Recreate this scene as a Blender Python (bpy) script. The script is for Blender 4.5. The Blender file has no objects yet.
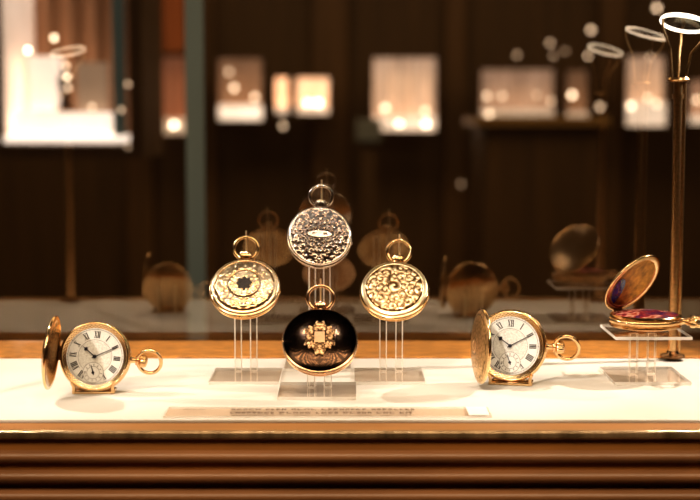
import bpy, bmesh, math, random
import numpy as np
from mathutils import Vector, Matrix, Euler
PI = math.pi
R = math.radians
random.seed(7)
C = bpy.context.scene.collection
SC = bpy.context.scene

# ------------------------------------------------------------------ camera
FPX = 1400.0
PITCH = math.atan(135.0 / FPX)
ZS = 1.10                     # height of the display floor
HC = ZS + 0.218
cam_d = bpy.data.cameras.new('camera')
cam = bpy.data.objects.new('camera', cam_d)
C.objects.link(cam)
cam_d.sensor_width = 36.0
cam_d.lens = 36.0 * FPX / 700.0
cam.location = (0, 0, HC)
cam.rotation_euler = (R(90) - PITCH, 0, 0)
cam_d.clip_start = 0.02
cam_d.dof.use_dof = True
cam_d.dof.focus_distance = 1.115
cam_d.dof.aperture_fstop = 5.3
SC.camera = cam
SC.view_settings.view_transform = 'Standard'
SC.view_settings.look = 'Medium High Contrast'
SC.view_settings.exposure = 0.0


def at(px, py, D):
    """world point at depth Y = D seen at the photo's px, py"""
    a = (px - 350.0) / FPX
    b = (250.0 - py) / FPX
    dy = math.cos(PITCH) + b * math.sin(PITCH)
    dz = -math.sin(PITCH) + b * math.cos(PITCH)
    s = D / dy
    return Vector((a * s, D, HC + dz * s))


def on_floor(px, py, z=ZS):
    a = (px - 350.0) / FPX
    b = (250.0 - py) / FPX
    dy = math.cos(PITCH) + b * math.sin(PITCH)
    dz = -math.sin(PITCH) + b * math.cos(PITCH)
    s = (z - HC) / dz
    return Vector((a * s, dy * s, z))


# ------------------------------------------------------------------ materials
def new_mat(name):
    m = bpy.data.materials.new(name)
    m.use_nodes = True
    nt = m.node_tree
    b = nt.nodes['Principled BSDF']
    return m, nt, b


def ramp(nt, stops):
    r = nt.nodes.new('ShaderNodeValToRGB')
    el = r.color_ramp.elements
    el[0].position, el[0].color = stops[0][0], (*stops[0][1], 1)
    el[1].position, el[1].color = stops[-1][0], (*stops[-1][1], 1)
    for p, c in stops[1:-1]:
        e = el.new(p)
        e.color = (*c, 1)
    return r


def mapped_noise(nt, scale, stretch=(1, 1, 1), detail=4, rough=0.6):
    tc = nt.nodes.new('ShaderNodeTexCoord')
    mp = nt.nodes.new('ShaderNodeMapping')
    mp.inputs['Scale'].default_value = stretch
    nz = nt.nodes.new('ShaderNodeTexNoise')
    nz.inputs['Scale'].default_value = scale
    nz.inputs['Detail'].default_value = detail
    nz.inputs['Roughness'].default_value = rough
    nt.links.new(tc.outputs['Object'], mp.inputs[0])
    nt.links.new(mp.outputs[0], nz.inputs['Vector'])
    return nz


def mat_metal(name, col, rough=0.2, var=0.12, scale=400, bump=0.0):
    m, nt, b = new_mat(name)
    nz = mapped_noise(nt, scale)
    c2 = tuple(c * (1 - var * 2) for c in col)
    r = ramp(nt, [(0.35, c2), (0.65, col)])
    nt.links.new(nz.outputs[0], r.inputs[0])
    nt.links.new(r.outputs[0], b.inputs['Base Color'])
    b.inputs['Metallic'].default_value = 1
    b.inputs['Roughness'].default_value = rough
    if bump:
        bp = nt.nodes.new('ShaderNodeBump')
        bp.inputs['Strength'].default_value = bump
        bp.inputs['Distance'].default_value = 0.0003
        nt.links.new(nz.outputs[0], bp.inputs['Height'])
        nt.links.new(bp.outputs[0], b.inputs['Normal'])
    return m


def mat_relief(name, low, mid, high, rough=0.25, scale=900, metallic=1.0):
    """metal whose recesses are painted darker for the shade in the engraving (the mesh stores its relief height)"""
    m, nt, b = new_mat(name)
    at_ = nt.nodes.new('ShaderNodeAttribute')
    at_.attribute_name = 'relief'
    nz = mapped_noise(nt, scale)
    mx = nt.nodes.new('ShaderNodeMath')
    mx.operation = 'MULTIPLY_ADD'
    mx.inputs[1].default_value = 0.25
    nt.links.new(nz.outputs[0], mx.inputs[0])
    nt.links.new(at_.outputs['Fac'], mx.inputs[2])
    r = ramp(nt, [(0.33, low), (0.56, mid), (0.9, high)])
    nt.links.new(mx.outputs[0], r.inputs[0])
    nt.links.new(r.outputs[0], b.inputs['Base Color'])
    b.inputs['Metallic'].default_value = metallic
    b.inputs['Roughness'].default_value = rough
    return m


def mat_plain(name, col, rough=0.6, var=0.1, scale=60, stretch=(1, 1, 1), bump=0.0, dist=0.001, metallic=0.0, coat=0.0):
    m, nt, b = new_mat(name)
    nz = mapped_noise(nt, scale, stretch)
    c2 = tuple(c * (1 - var) for c in col)
    c3 = tuple(min(1, c * (1 + var)) for c in col)
    r = ramp(nt, [(0.3, c2), (0.7, c3)])
    nt.links.new(nz.outputs[0], r.inputs[0])
    nt.links.new(r.outputs[0], b.inputs['Base Color'])
    b.inputs['Roughness'].default_value = rough
    b.inputs['Metallic'].default_value = metallic
    b.inputs['Coat Weight'].default_value = coat
    if bump:
        bp = nt.nodes.new('ShaderNodeBump')
        bp.inputs['Strength'].default_value = bump
        bp.inputs['Distance'].default_value = dist
        nt.links.new(nz.outputs[0], bp.inputs['Height'])
        nt.links.new(bp.outputs[0], b.inputs['Normal'])
    return m


def mat_glow(name, col, strength, var=0.2, scale=12, stretch=(1, 1, 1)):
    m, nt, b = new_mat(name)
    nz = mapped_noise(nt, scale, stretch, 3)
    r = ramp(nt, [(0.35, tuple(c * (1 - var) for c in col)), (0.65, col)])
    nt.links.new(nz.outputs[0], r.inputs[0])
    b.inputs['Base Color'].default_value = (*col, 1)
    nt.links.new(r.outputs[0], b.inputs['Emission Color'])
    b.inputs['Emission Strength'].default_value = strength
    return m


def mat_clear(name, tint=(0.97, 0.96, 0.94), fixed=None, ior=1.49, rough=0.0, boost=1.0, gloss=(1, 1, 1)):
    """thin clear sheet: see-through with a mirror-like surface reflection"""
    m = bpy.data.materials.new(name)
    m.use_nodes = True
    nt = m.node_tree
    nt.nodes.clear()
    out = nt.nodes.new('ShaderNodeOutputMaterial')
    tr = nt.nodes.new('ShaderNodeBsdfTransparent')
    tr.inputs[0].default_value = (*tint, 1)
    gl = nt.nodes.new('ShaderNodeBsdfGlossy')
    gl.inputs['Roughness'].default_value = rough
    gl.inputs['Color'].default_value = (*gloss, 1)
    mx = nt.nodes.new('ShaderNodeMixShader')
    if fixed is None:
        fr = nt.nodes.new('ShaderNodeFresnel')
        fr.inputs[0].default_value = ior
        ml = nt.nodes.new('ShaderNodeMath')
        ml.operation = 'MULTIPLY'
        ml.inputs[1].default_value = boost
        nt.links.new(fr.outputs[0], ml.inputs[0])
        geo = nt.nodes.new('ShaderNodeNewGeometry')
        inv = nt.nodes.new('ShaderNodeMath'); inv.operation = 'SUBTRACT'; inv.inputs[0].default_value = 1.0
        nt.links.new(geo.outputs['Backfacing'], inv.inputs[1])
        m3 = nt.nodes.new('ShaderNodeMath'); m3.operation = 'MULTIPLY'
        nt.links.new(ml.outputs[0], m3.inputs[0]); nt.links.new(inv.outputs[0], m3.inputs[1])
        nt.links.new(m3.outputs[0], mx.inputs[0])
    else:
        mx.inputs[0].default_value = fixed
    nt.links.new(tr.outputs[0], mx.inputs[1])
    nt.links.new(gl.outputs[0], mx.inputs[2])
    nt.links.new(mx.outputs[0], out.inputs[0])
    return m


def mat_edge(name, col=(0.95, 0.9, 0.82), clear=0.45):  # milky colour paints the bright internal reflection along acrylic edges
    m = bpy.data.materials.new(name)
    m.use_nodes = True
    nt = m.node_tree
    nt.nodes.clear()
    out = nt.nodes.new('ShaderNodeOutputMaterial')
    tr = nt.nodes.new('ShaderNodeBsdfTransparent')
    df = nt.nodes.new('ShaderNodeBsdfDiffuse')
    df.inputs[0].default_value = (*col, 1)
    gl = nt.nodes.new('ShaderNodeBsdfTranslucent')
    gl.inputs[0].default_value = (*col, 1)
    m1 = nt.nodes.new('ShaderNodeMixShader')
    m1.inputs[0].default_value = 0.5
    m2 = nt.nodes.new('ShaderNodeMixShader')
    m2.inputs[0].default_value = clear
    nt.links.new(df.outputs[0], m1.inputs[1])
    nt.links.new(gl.outputs[0], m1.inputs[2])
    nt.links.new(m1.outputs[0], m2.inputs[1])
    nt.links.new(tr.outputs[0], m2.inputs[2])
    nt.links.new(m2.outputs[0], out.inputs[0])
    return m


GOLD = mat_metal('polished_gold', (1.0, 0.68, 0.36), 0.15)
GOLD_B = mat_metal('brushed_gold', (0.98, 0.66, 0.38), 0.3, bump=0.4)
GOLD_BOX = mat_metal('cover_gold', (0.85, 0.56, 0.26), 0.33, scale=700, bump=0.5)
ROSE = mat_metal('rose_gold', (1.0, 0.66, 0.42), 0.17)
BRASS = mat_metal('old_brass', (0.85, 0.55, 0.27), 0.3)
BRONZE = mat_metal('dark_bronze_foot', (0.25, 0.13, 0.06), 0.25)
STEEL = mat_metal('silver_rim', (0.90, 0.80, 0.70), 0.2)
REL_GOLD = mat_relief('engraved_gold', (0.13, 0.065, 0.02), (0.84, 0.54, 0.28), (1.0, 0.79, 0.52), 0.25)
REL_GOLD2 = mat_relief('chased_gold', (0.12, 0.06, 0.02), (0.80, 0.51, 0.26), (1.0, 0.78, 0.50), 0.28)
REL_SILV = mat_relief('engraved_silver', (0.045, 0.032, 0.025), (0.54, 0.41, 0.33), (0.97, 0.83, 0.72), 0.27)
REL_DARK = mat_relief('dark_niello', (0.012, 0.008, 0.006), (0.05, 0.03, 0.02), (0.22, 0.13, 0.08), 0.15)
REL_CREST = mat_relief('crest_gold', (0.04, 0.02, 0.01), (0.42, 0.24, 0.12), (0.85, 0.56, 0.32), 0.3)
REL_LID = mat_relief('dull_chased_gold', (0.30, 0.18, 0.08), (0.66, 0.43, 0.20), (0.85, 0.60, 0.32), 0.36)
LIDIN = mat_metal('dark_gold_lid_inside', (0.42, 0.26, 0.11), 0.16)
PINM = mat_plain('pale_gold_wire', (0.95, 0.72, 0.45), 0.35, 0.1, 300, metallic=0.6)
DARKJ = mat_plain('dark_medallion', (0.03, 0.015, 0.008), 0.55, 0.4, 500)
DIAL = mat_plain('engraved_dial', (0.95, 0.92, 0.87), 0.42, 0.10, 900, bump=0.25, dist=0.0003)
DIAL_IN = mat_plain('dial_centre', (0.86, 0.82, 0.76), 0.45, 0.22, 700, bump=0.5, dist=0.0004)
INK = mat_plain('black_ink', (0.025, 0.022, 0.025), 0.4, 0.2, 200)
INK2 = mat_plain('fine_grey_ink', (0.22, 0.19, 0.17), 0.5, 0.2, 200)
BLUESTEEL = mat_plain('dark_steel_hand', (0.02, 0.018, 0.03), 0.3, 0.2, 200)
ENAM_B = mat_plain('blue_enamel', (0.01, 0.03, 0.25), 0.15, 0.5, 300, coat=0.5)
ENAM_R = mat_plain('red_enamel', (0.45, 0.04, 0.05), 0.2, 0.4, 300, coat=0.5)
AMBER = mat_metal('amber_gold_inside', (0.55, 0.25, 0.045), 0.35, 0.3, 160, bump=0.6)
CLEAR = mat_clear('clear_acrylic', (0.97, 0.96, 0.94))
CLEARP = mat_clear('clear_acrylic_plate', (0.97, 0.94, 0.91), boost=1.0)
EDGE = mat_edge('acrylic_edge_glint', (1, 0.97, 0.92), 0.1)
EDGE2 = mat_edge('acrylic_rod_edge_glint', (1.0, 0.92, 0.82), 0.15)
PANE = mat_clear('smoked_back_glass', (0.43, 0.40, 0.37), fixed=0.155, gloss=(1.0, 0.88, 0.74))
CREAM = mat_plain('cream_display_fabric', (0.77, 0.71, 0.63), 0.85, 0.03, 900, bump=0.25, dist=0.0004)
STRIP = mat_plain('golden_wood', (0.50, 0.20, 0.035), 0.38, 0.55, 260, (0.25, 1.4, 1.4), bump=0.5, dist=0.0006, coat=0.3)
LIP = mat_plain('brown_wood_lip', (0.38, 0.165, 0.04), 0.55, 0.2, 30, (0.2, 1, 1))
RIB = mat_plain('ribbed_brown_wood', (0.34, 0.165, 0.075), 0.36, 0.25, 40, (0.15, 1, 1), coat=0.25)
RAIL = mat_metal('dark_brass_rail', (0.62, 0.44, 0.26), 0.2, 0.3, 30, 0.0)
_nt = RAIL.node_tree
_nt.nodes['Principled BSDF'].inputs['Metallic'].default_value = 0.6
_mp = [n for n in _nt.nodes if n.type == 'MAPPING'][0]
_mp.inputs['Scale'].default_value = (2.2, 0.1, 0.1)
_bp = _nt.nodes.new('ShaderNodeBump')
_bp.inputs['Strength'].default_value = 0.5
_bp.inputs['Distance'].default_value = 0.002
_nt.links.new([n for n in _nt.nodes if n.type == 'TEX_NOISE'][0].outputs[0], _bp.inputs['Height'])
_nt.links.new(_bp.outputs[0], _nt.nodes['Principled BSDF'].inputs['Normal'])
DARKWOOD = mat_plain('dark_brown_panelling', (0.085, 0.043, 0.013), 0.6, 0.35, 5, (6, 1, 0.25))
DARKWOOD2 = mat_plain('brown_panel', (0.12, 0.06, 0.02), 0.55, 0.25, 6, (5, 1, 0.3))
FLOORM = mat_plain('dark_carpet', (0.05, 0.03, 0.02), 0.9, 0.2, 80)
CEILM = mat_plain('dim_ceiling', (0.12, 0.08, 0.055), 0.9, 0.05, 10)
BLACKM = mat_plain('dark_lamp_metal', (0.03, 0.025, 0.02), 0.45, 0.1, 50)
GREY_EDGE = mat_glow('grey_green_edge_glow', (0.165, 0.18, 0.135), 1.0, 0.25, 3, (1, 1, 0.5))  # light in the glass edge put in as a faint glow
TEAL_EDGE = mat_glow('teal_edge_glow', (0.06, 0.085, 0.075), 1.0, 0.25, 3)  # teal edge likewise glows instead of catching light
RINGW = mat_glow('lens_rim_glint', (1.0, 0.86, 0.70), 4.0, 0.25, 120)  # glow stands in for spotlights mirrored in the rim
LENS = mat_clear('lens_glass', (0.75, 0.78, 0.8), ior=1.6, boost=3.5)
PLAQ = mat_clear('grey_acrylic_card', (0.95, 0.90, 0.85), fixed=0.03, rough=0.3)
PLAQTXT = mat_plain('brown_lettering', (0.17, 0.11, 0.07), 0.7, 0.1, 100)
SPARKLE = mat_glow('sparkle_ball', (1.0, 0.80, 0.55), 1.0, 0.05, 50)


# ------------------------------------------------------------------ mesh helpers
def link(name, bm, mats, parent=None, smooth=True, angle=40):
    me = bpy.data.meshes.new(name)
    bm.to_mesh(me)
    bm.free()
    o = bpy.data.objects.new(name, me)
    C.objects.link(o)
    if not isinstance(mats, (list, tuple)):
        mats = [mats]
    for m in mats:
        me.materials.append(m)
    if smooth:
        me.shade_smooth()
        try:
            me.set_sharp_from_angle(angle=R(angle))
        except Exception:
            pass
    if parent is not None:
        o.parent = parent
    return o


def tag(o, label=None, cat=None, group=None, kind=None):
    if label: o['label'] = label
    if cat: o['category'] = cat
    if group: o['group'] = group
    if kind: o['kind'] = kind
    return o


def empty(name, loc, label, cat, group=None, rot=None):
    o = bpy.data.objects.new(name, None)
    C.objects.link(o)
    o.empty_display_size = 0.02
    if rot is not None:
        o.matrix_world = Matrix.Translation(loc) @ rot.to_4x4()
    else:
        o.location = loc
    return tag(o, label, cat, group)


def box(bm, lo, hi, mat=0, side_mat=None, bevel=0, bevel_mat=None):
    x0, y0, z0 = lo
    x1, y1, z1 = hi
    v = [bm.verts.new(p) for p in ((x0, y0, z0), (x1, y0, z0), (x1, y1, z0), (x0, y1, z0),
                                   (x0, y0, z1), (x1, y0, z1), (x1, y1, z1), (x0, y1, z1))]
    fs = []
    for i, q in enumerate(((3, 2, 1, 0), (4, 5, 6, 7), (0, 1, 5, 4), (1, 2, 6, 5), (2, 3, 7, 6), (3, 0, 4, 7))):
        f = bm.faces.new([v[k] for k in q])
        f.material_index = mat if (i < 2 or side_mat is None) else side_mat
        fs.append(f)
    if bevel:
        es = set(e for f in fs for e in f.edges)
        r = bmesh.ops.bevel(bm, geom=list(es), offset=bevel, segments=1 if bevel_mat is not None else 2, affect='EDGES', profile=0.5)
        if bevel_mat is not None:
            for f in r['faces']:
                f.material_index = bevel_mat
    return fs


def lathe(bm, prof, seg=64, M=None, mat=0, flute=None, close=False):
    """prof: list of (r, z) about local z. flute: (n, amp)"""
    rings = []
    for (r, z) in prof:
        if r <= 1e-7:
            rings.append([bm.verts.new((0, 0, z))])
            continue
        ring = []
        for k in range(seg):
            a = 2 * PI * k / seg
            rr = r
            if flute:
                rr = r * (1 + flute[1] * math.cos(flute[0] * a))
            ring.append(bm.verts.new((rr * math.cos(a), rr * math.sin(a), z)))
        rings.append(ring)
    n = len(rings)
    for i in range(n if close else n - 1):
        a, b = rings[i], rings[(i + 1) % n]
        if len(a) == 1 and len(b) == 1:
            continue
        for k in range(seg):
            k2 = (k + 1) % seg
            if len(a) == 1:
                f = bm.faces.new((a[0], b[k], b[k2]))
            elif len(b) == 1:
                f = bm.faces.new((a[k2], a[k], b[0]))
            else:
                f = bm.faces.new((a[k], b[k], b[k2], a[k2]))
            f.material_index = mat
    if M is not None:
        vs = [v for rg in rings for v in rg]
        bmesh.ops.transform(bm, matrix=M, verts=vs)


def tube(bm, pts, r, seg=12, closed=False, mat=0, radii=None):
    pts = [Vector(p) for p in pts]
    n = len(pts)
    rings = []
    prev = None
    for i, p in enumerate(pts):
        if closed:
            t = (pts[(i + 1) % n] - pts[i - 1]).normalized()
        else:
            t = (pts[min(i + 1, n - 1)] - pts[max(i - 1, 0)]).normalized()
        if prev is None:
            u = t.orthogonal().normalized()
        else:
            u = (prev - t * prev.dot(t)).normalized()
        prev = u
        w = t.cross(u)
        rr = radii[i] if radii else r
        rings.append([bm.verts.new(p + (u * math.cos(2 * PI * k / seg) + w * math.sin(2 * PI * k / seg)) * rr) for k in range(seg)])
    for i in range(n if closed else n - 1):
        a, b = rings[i], rings[(i + 1) % n]
        off = 0
        if closed and i == n - 1:
            off = min(range(seg), key=lambda s: (a[0].co - b[s].co).length)
        for k in range(seg):
            f = bm.faces.new((a[k], a[(k + 1) % seg], b[(k + 1 + off) % seg], b[(k + off) % seg]))
            f.material_index = mat
    if not closed:
        bm.faces.new(rings[0][::-1]).material_index = mat
        bm.faces.new(rings[-1]).material_index = mat


def T(x, y, z):
    return Matrix.Translation((x, y, z))


def dirM(loc, d):
    """matrix placing local z along d"""
    q = Vector(d).normalized().to_track_quat('Z', 'Y')
    return Matrix.Translation(loc) @ q.to_matrix().to_4x4()


# ------------------------------------------------------------------ relief patterns (arrays of heights 0..1)
def sstep(a, b, x):
    t = np.clip((x - a) / (b - a), 0, 1)
    return t * t * (3 - 2 * t)


def scrolls(x, y, seed, n, rin, rout, k=26.0, mirror=True):
    rnd = random.Random(seed)
    cs = []
    tries = 0
    dmin = math.sqrt((rout ** 2 - rin ** 2) / n) * 0.95
    while len(cs) < n and tries < 6000:
        tries += 1
        a = rnd.uniform(0, 2 * PI)
        r = math.sqrt(rnd.uniform(rin ** 2, rout ** 2))
        p = (r * math.cos(a), r * math.sin(a))
        if mirror and p[0] < 0.02:
            continue
        if all((p[0] - q[0]) ** 2 + (p[1] - q[1]) ** 2 > dmin ** 2 for q in cs):
            cs.append(p)
        if tries % 1500 == 0:
            dmin *= 0.85
    cs = np.array(cs)
    X = np.abs(x) if mirror else x
    d = np.sqrt((X[..., None] - cs[:, 0]) ** 2 + (y[..., None] - cs[:, 1]) ** 2)
    i = np.argsort(d, axis=-1)
    i1 = i[..., 0]
    d1 = np.take_along_axis(d, i[..., :1], -1)[..., 0]
    d2 = np.take_along_axis(d, i[..., 1:2], -1)[..., 0]
    ph = np.arctan2(y - cs[i1, 1], X - cs[i1, 0])
    sg = np.where(i1 % 2 == 0, 1.0, -1.0)
    h = 0.5 + 0.5 * np.sin(sg * ph * 1 + k * d1 + i1 * 1.7)
    leaf = 0.75 + 0.25 * np.sin(ph * 6 - sg * k * 0.8 * d1)
    h = h * leaf
    h = h * sstep(0.0, 0.035, d2 - d1) + 0.12
    return np.clip(h, 0, 1)


def groove(r, r0, w):
    return np.exp(-((r - r0) / w) ** 2)


def pat_rosette(x, y):
    r = np.hypot(x, y)
    th = np.arctan2(y, x)
    h = np.full_like(r, 0.75)
    inner = scrolls(x, y, 3, 9, 0.2, 0.42, 42)
    outer = scrolls(x, y, 11, 22, 0.54, 0.84, 34)
    h = np.where(r < 0.43, 0.35 + 0.65 * inner, h)
    h = np.where((r > 0.52) & (r < 0.86), 0.30 + 0.7 * outer, h)
    beads = 0.5 + 0.5 * np.sin(th * 60)
    h = np.where((r > 0.89) & (r < 0.95), 0.45 + 0.5 * beads, h)
    h = h - 1.0 * groove(r, 0.475, 0.020) - 0.8 * groove(r, 0.87, 0.018) - 0.3 * groove(r, 0.54, 0.010)
    return np.clip(h, 0, 1)


def pat_foliage(x, y):
    r = np.hypot(x, y)
    h = 0.08 + 0.92 * scrolls(x, y, 5, 42, 0.05, 0.93, 40)
    e = np.hypot(x / 0.42, (y - 0.02) / 0.13)
    h = np.where(e < 1.0, 0.8, h)
    h = h - 0.8 * groove(e, 1.05, 0.07) * (e < 1.4)
    h = h - 0.5 * groove(e, 0.45, 0.1) * (e < 0.8) * (np.abs(y - 0.02) < 0.03)
    h = np.where(r > 0.94, 0.85, h)
    return np.clip(h, 0, 1)


def pat_chased(x, y):
    r = np.hypot(x, y)
    th = np.arctan2(y, x)
    h = 0.12 + 0.88 * scrolls(x, y, 21, 25, 0.18, 0.82, 36, mirror=False)
    s = 0.5 + 0.5 * np.sin(th - 24 * r)
    h = np.where(r < 0.2, s, h)
    h = np.where(r > 0.84, 0.8, h)
    h = h - 0.7 * groove(r, 0.84, 0.018)
    return np.clip(h, 0, 1)


def pat_niello(x, y):
    r = np.hypot(x, y)
    dots = np.sin(x * 120) * np.sin(y * 120)
    h = 0.30 + 0.35 * (dots > 0.3)
    h = np.where(r > 0.9, 0.25, h)
    return np.clip(h, 0, 1)


def pat_lid(x, y):
    r = np.hypot(x, y)
    h = 0.3 + 0.5 * scrolls(x, y, 31, 26, 0.25, 0.85, 46)
    h = np.where(r < 0.22, 0.6, h) - 0.5 * groove(r, 0.23, 0.02) - 0.4 * groove(r, 0.88, 0.015)
    return np.clip(h, 0, 1)


def relief_cover(name, Rc, dome, z0, pat, amp, mat, parent, M=None, nr=56, nt=168, outline=None, power=2.0, thick=0.0):
    """domed disc with an engraved face; a single mesh"""
    rs = np.linspace(0, 1, nr + 1)[1:]
    ts = np.linspace(0, 2 * PI, nt, endpoint=False)
    RR, TT = np.meshgrid(rs, ts, indexing='ij')
    OUT = outline(TT) if outline else 1.0
    X = RR * np.cos(TT) * OUT
    Y = RR * np.sin(TT) * OUT
    Hh = pat(X, Y)
    rad = np.hypot(X, Y)
    edge = sstep(1.0, 0.97, RR)
    Z = z0 + dome * (1 - rad ** power) + amp * Hh * edge
    h0 = float(pat(np.array([[0.0]]), np.array([[1e-4]]))[0, 0])
    bm = bmesh.new()
    lay = bm.verts.layers.float.new('relief')
    c = bm.verts.new((0, 0, z0 + dome + amp * h0))
    c[lay] = h0
    grid = []
    for i in range(nr):
        row = []
        for j in range(nt):
            v = bm.verts.new((X[i, j] * Rc, Y[i, j] * Rc, Z[i, j]))
            v[lay] = float(Hh[i, j])
            row.append(v)
        grid.append(row)
    for j in range(nt):
        j2 = (j + 1) % nt
        bm.faces.new((c, grid[0][j], grid[0][j2]))
        for i in range(nr - 1):
            bm.faces.new((grid[i][j], grid[i + 1][j], grid[i + 1][j2], grid[i][j2]))
    if thick:
        last = grid[-1]
        low = []
        for v in last:
            w = bm.verts.new((v.co.x, v.co.y, v.co.z - thick))
            w[lay] = 0.5
            low.append(w)
        for j in range(nt):
            j2 = (j + 1) % nt
            bm.faces.new((last[j], low[j], low[j2], last[j2]))
    if M is not None:
        bmesh.ops.transform(bm, matrix=M, verts=bm.verts)
    return link(name, bm, mat, parent, angle=70)


# ------------------------------------------------------------------ watch pieces. Local frame: face looks along +Z, up is +Y
def pendant_bow(root, cen, Rw, ang, gold, bow_r=0.32, tilt=0.0, hook=False, crown_mat=None, nk=1.0, lean=0.0):
    """neck, winding crown and ring at angle ang round the case"""
    d = Vector((math.cos(ang), math.sin(ang), 0))
    s = Vector((-math.sin(ang), math.cos(ang), 0))
    base = Vector(cen) + d * Rw * 0.94
    bm = bmesh.new()
    lathe(bm, [(0.0, 0), (0.125 * Rw, 0), (0.13 * Rw, 0.03 * Rw), (0.085 * Rw, 0.03 * Rw + 0.05 * Rw * nk), (0.075 * Rw, 0.03 * Rw + 0.14 * Rw * nk), (0.11 * Rw, 0.03 * Rw + 0.17 * Rw * nk),
               (0.11 * Rw, 0.03 * Rw + 0.21 * Rw * nk), (0.07 * Rw, 0.03 * Rw + 0.23 * Rw * nk), (0, 0.03 * Rw + 0.23 * Rw * nk)], 32, dirM(base, d))
    link('pendant', bm, gold, root)
    bm = bmesh.new()
    c0 = base + d * Rw * (0.03 + 0.23 * nk)
    lathe(bm, [(0, 0), (0.10 * Rw, 0), (0.165 * Rw, 0.03 * Rw), (0.17 * Rw, 0.13 * Rw), (0.14 * Rw, 0.19 * Rw), (0.06 * Rw, 0.22 * Rw), (0, 0.225 * Rw)],
          96, dirM(c0, d * math.cos(lean) + Vector((0, 0, 1)) * math.sin(lean)), flute=(16, 0.05))
    link('crown', bm, crown_mat or gold, root)
    # ring
    bm = bmesh.new()
    br = bow_r * Rw
    h0 = base + d * (0.03 + 0.19 * nk) * Rw
    dl = d * math.cos(lean) + Vector((0, 0, 1)) * math.sin(lean)
    c1 = h0 + dl * br * 0.98
    q = Matrix.Rotation(tilt, 3, d)
    s2 = q @ s
    pts = []
    n = 40
    for k in range(n):
        a = 2 * PI * k / n
        w = 1.06 if True else 1
        pts.append(c1 - dl * br * math.cos(a) + s2 * br * w * math.sin(a))
    tube(bm, pts, 0.052 * Rw, 12, closed=True)
    o = link('bow', bm, gold, root)
    # little side screws holding the ring
    bm = bmesh.new()
    for sg in (-1, 1):
        lathe(bm, [(0, 0), (0.045 * Rw, 0), (0.05 * Rw, 0.03 * Rw), (0.02 * Rw, 0.05 * Rw), (0, 0.05 * Rw)], 16,
              dirM(base + d * (0.03 + 0.17 * nk) * Rw + s2 * sg * 0.09 * Rw, s2 * sg))
    link('bow_screw', bm, gold, root)
    return c1


def case_body(root, cen, Rw, ht, gold, front=True, name='case', flutes=90):
    """round band of a hunter case; half thickness ht"""
    bm = bmesh.new()
    M = T(*cen)
    lathe(bm, [(Rw * 0.90, ht * 1.02), (Rw * 0.955, ht), (Rw * 0.985, ht * 0.86), (Rw * 0.985, ht * 0.62), (Rw * 0.95, ht * 0.50),
               (Rw * 0.955, ht * 0.35), (Rw * 0.96, -ht * 0.35), (Rw * 0.95, -ht * 0.50), (Rw * 0.985, -ht * 0.62), (Rw * 0.985, -ht * 0.86),
               (Rw * 0.955, -ht), (Rw * 0.90, -ht * 1.02)], 180, M)
    link(name, bm, gold, root, angle=30)
    bm = bmesh.new()
    lathe(bm, [(Rw * 0.95, ht * 0.42), (Rw * 0.985, ht * 0.34), (Rw * 0.99, 0), (Rw * 0.985, -ht * 0.34), (Rw * 0.95, -ht * 0.42)], 540, M, flute=(flutes, 0.007))
    link('fluted_band', bm, gold, root, angle=80)


def back_cover(root, cen, Rw, ht, dome, gold):
    bm = bmesh.new()
    prof = [(Rw * 0.93, -ht * 1.0)]
    for k in range(1, 13):
        t = k / 12
        r = Rw * 0.93 * (1 - t)
        prof.append((r, -ht * 1.0 - dome * (1 - (r / (Rw * 0.93)) ** 2.4)))
    lathe(bm, prof, 96, T(*cen))
    link('back_cover', bm, gold, root)


def closed_watch(name, label, loc, rot, Rw, gold, pat, relmat, amp, dome=0.14, power=2.6, medal=None, ht=0.105):
    root = empty(name, loc, label, 'pocket watch', 'closed hunter pocket watches on clear stands', rot)
    cen = (0, Rw, 0)
    case_body(root, cen, Rw, ht * Rw, gold)
    relief_cover('front_cover', Rw * 0.95, dome * Rw, ht * Rw, pat, amp * Rw, relmat, root, T(*cen), power=power)
    back_cover(root, cen, Rw, ht * Rw, dome * Rw, gold)
    bm = bmesh.new()      # hinge and thumb piece
    tube(bm, [(-0.16 * Rw, Rw - Rw * 0.985, 0.3 * ht * Rw), (0.16 * Rw, Rw - Rw * 0.985, 0.3 * ht * Rw)], 0.028 * Rw, 10)
    link('hinge', bm, gold, root)
    bm = bmesh.new()
    lathe(bm, [(0, 0), (0.05 * Rw, 0), (0.045 * Rw, 0.03 * Rw), (0, 0.035 * Rw)], 16, dirM((Rw * 0.97, Rw * 0.83, 0.05 * Rw), (1, -0.15, 0)))
    link('thumb_piece', bm, gold, root)
    pendant_bow(root, cen, Rw, PI / 2, gold, nk=0.2, bow_r=0.325, lean=R(26))
    return root


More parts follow.
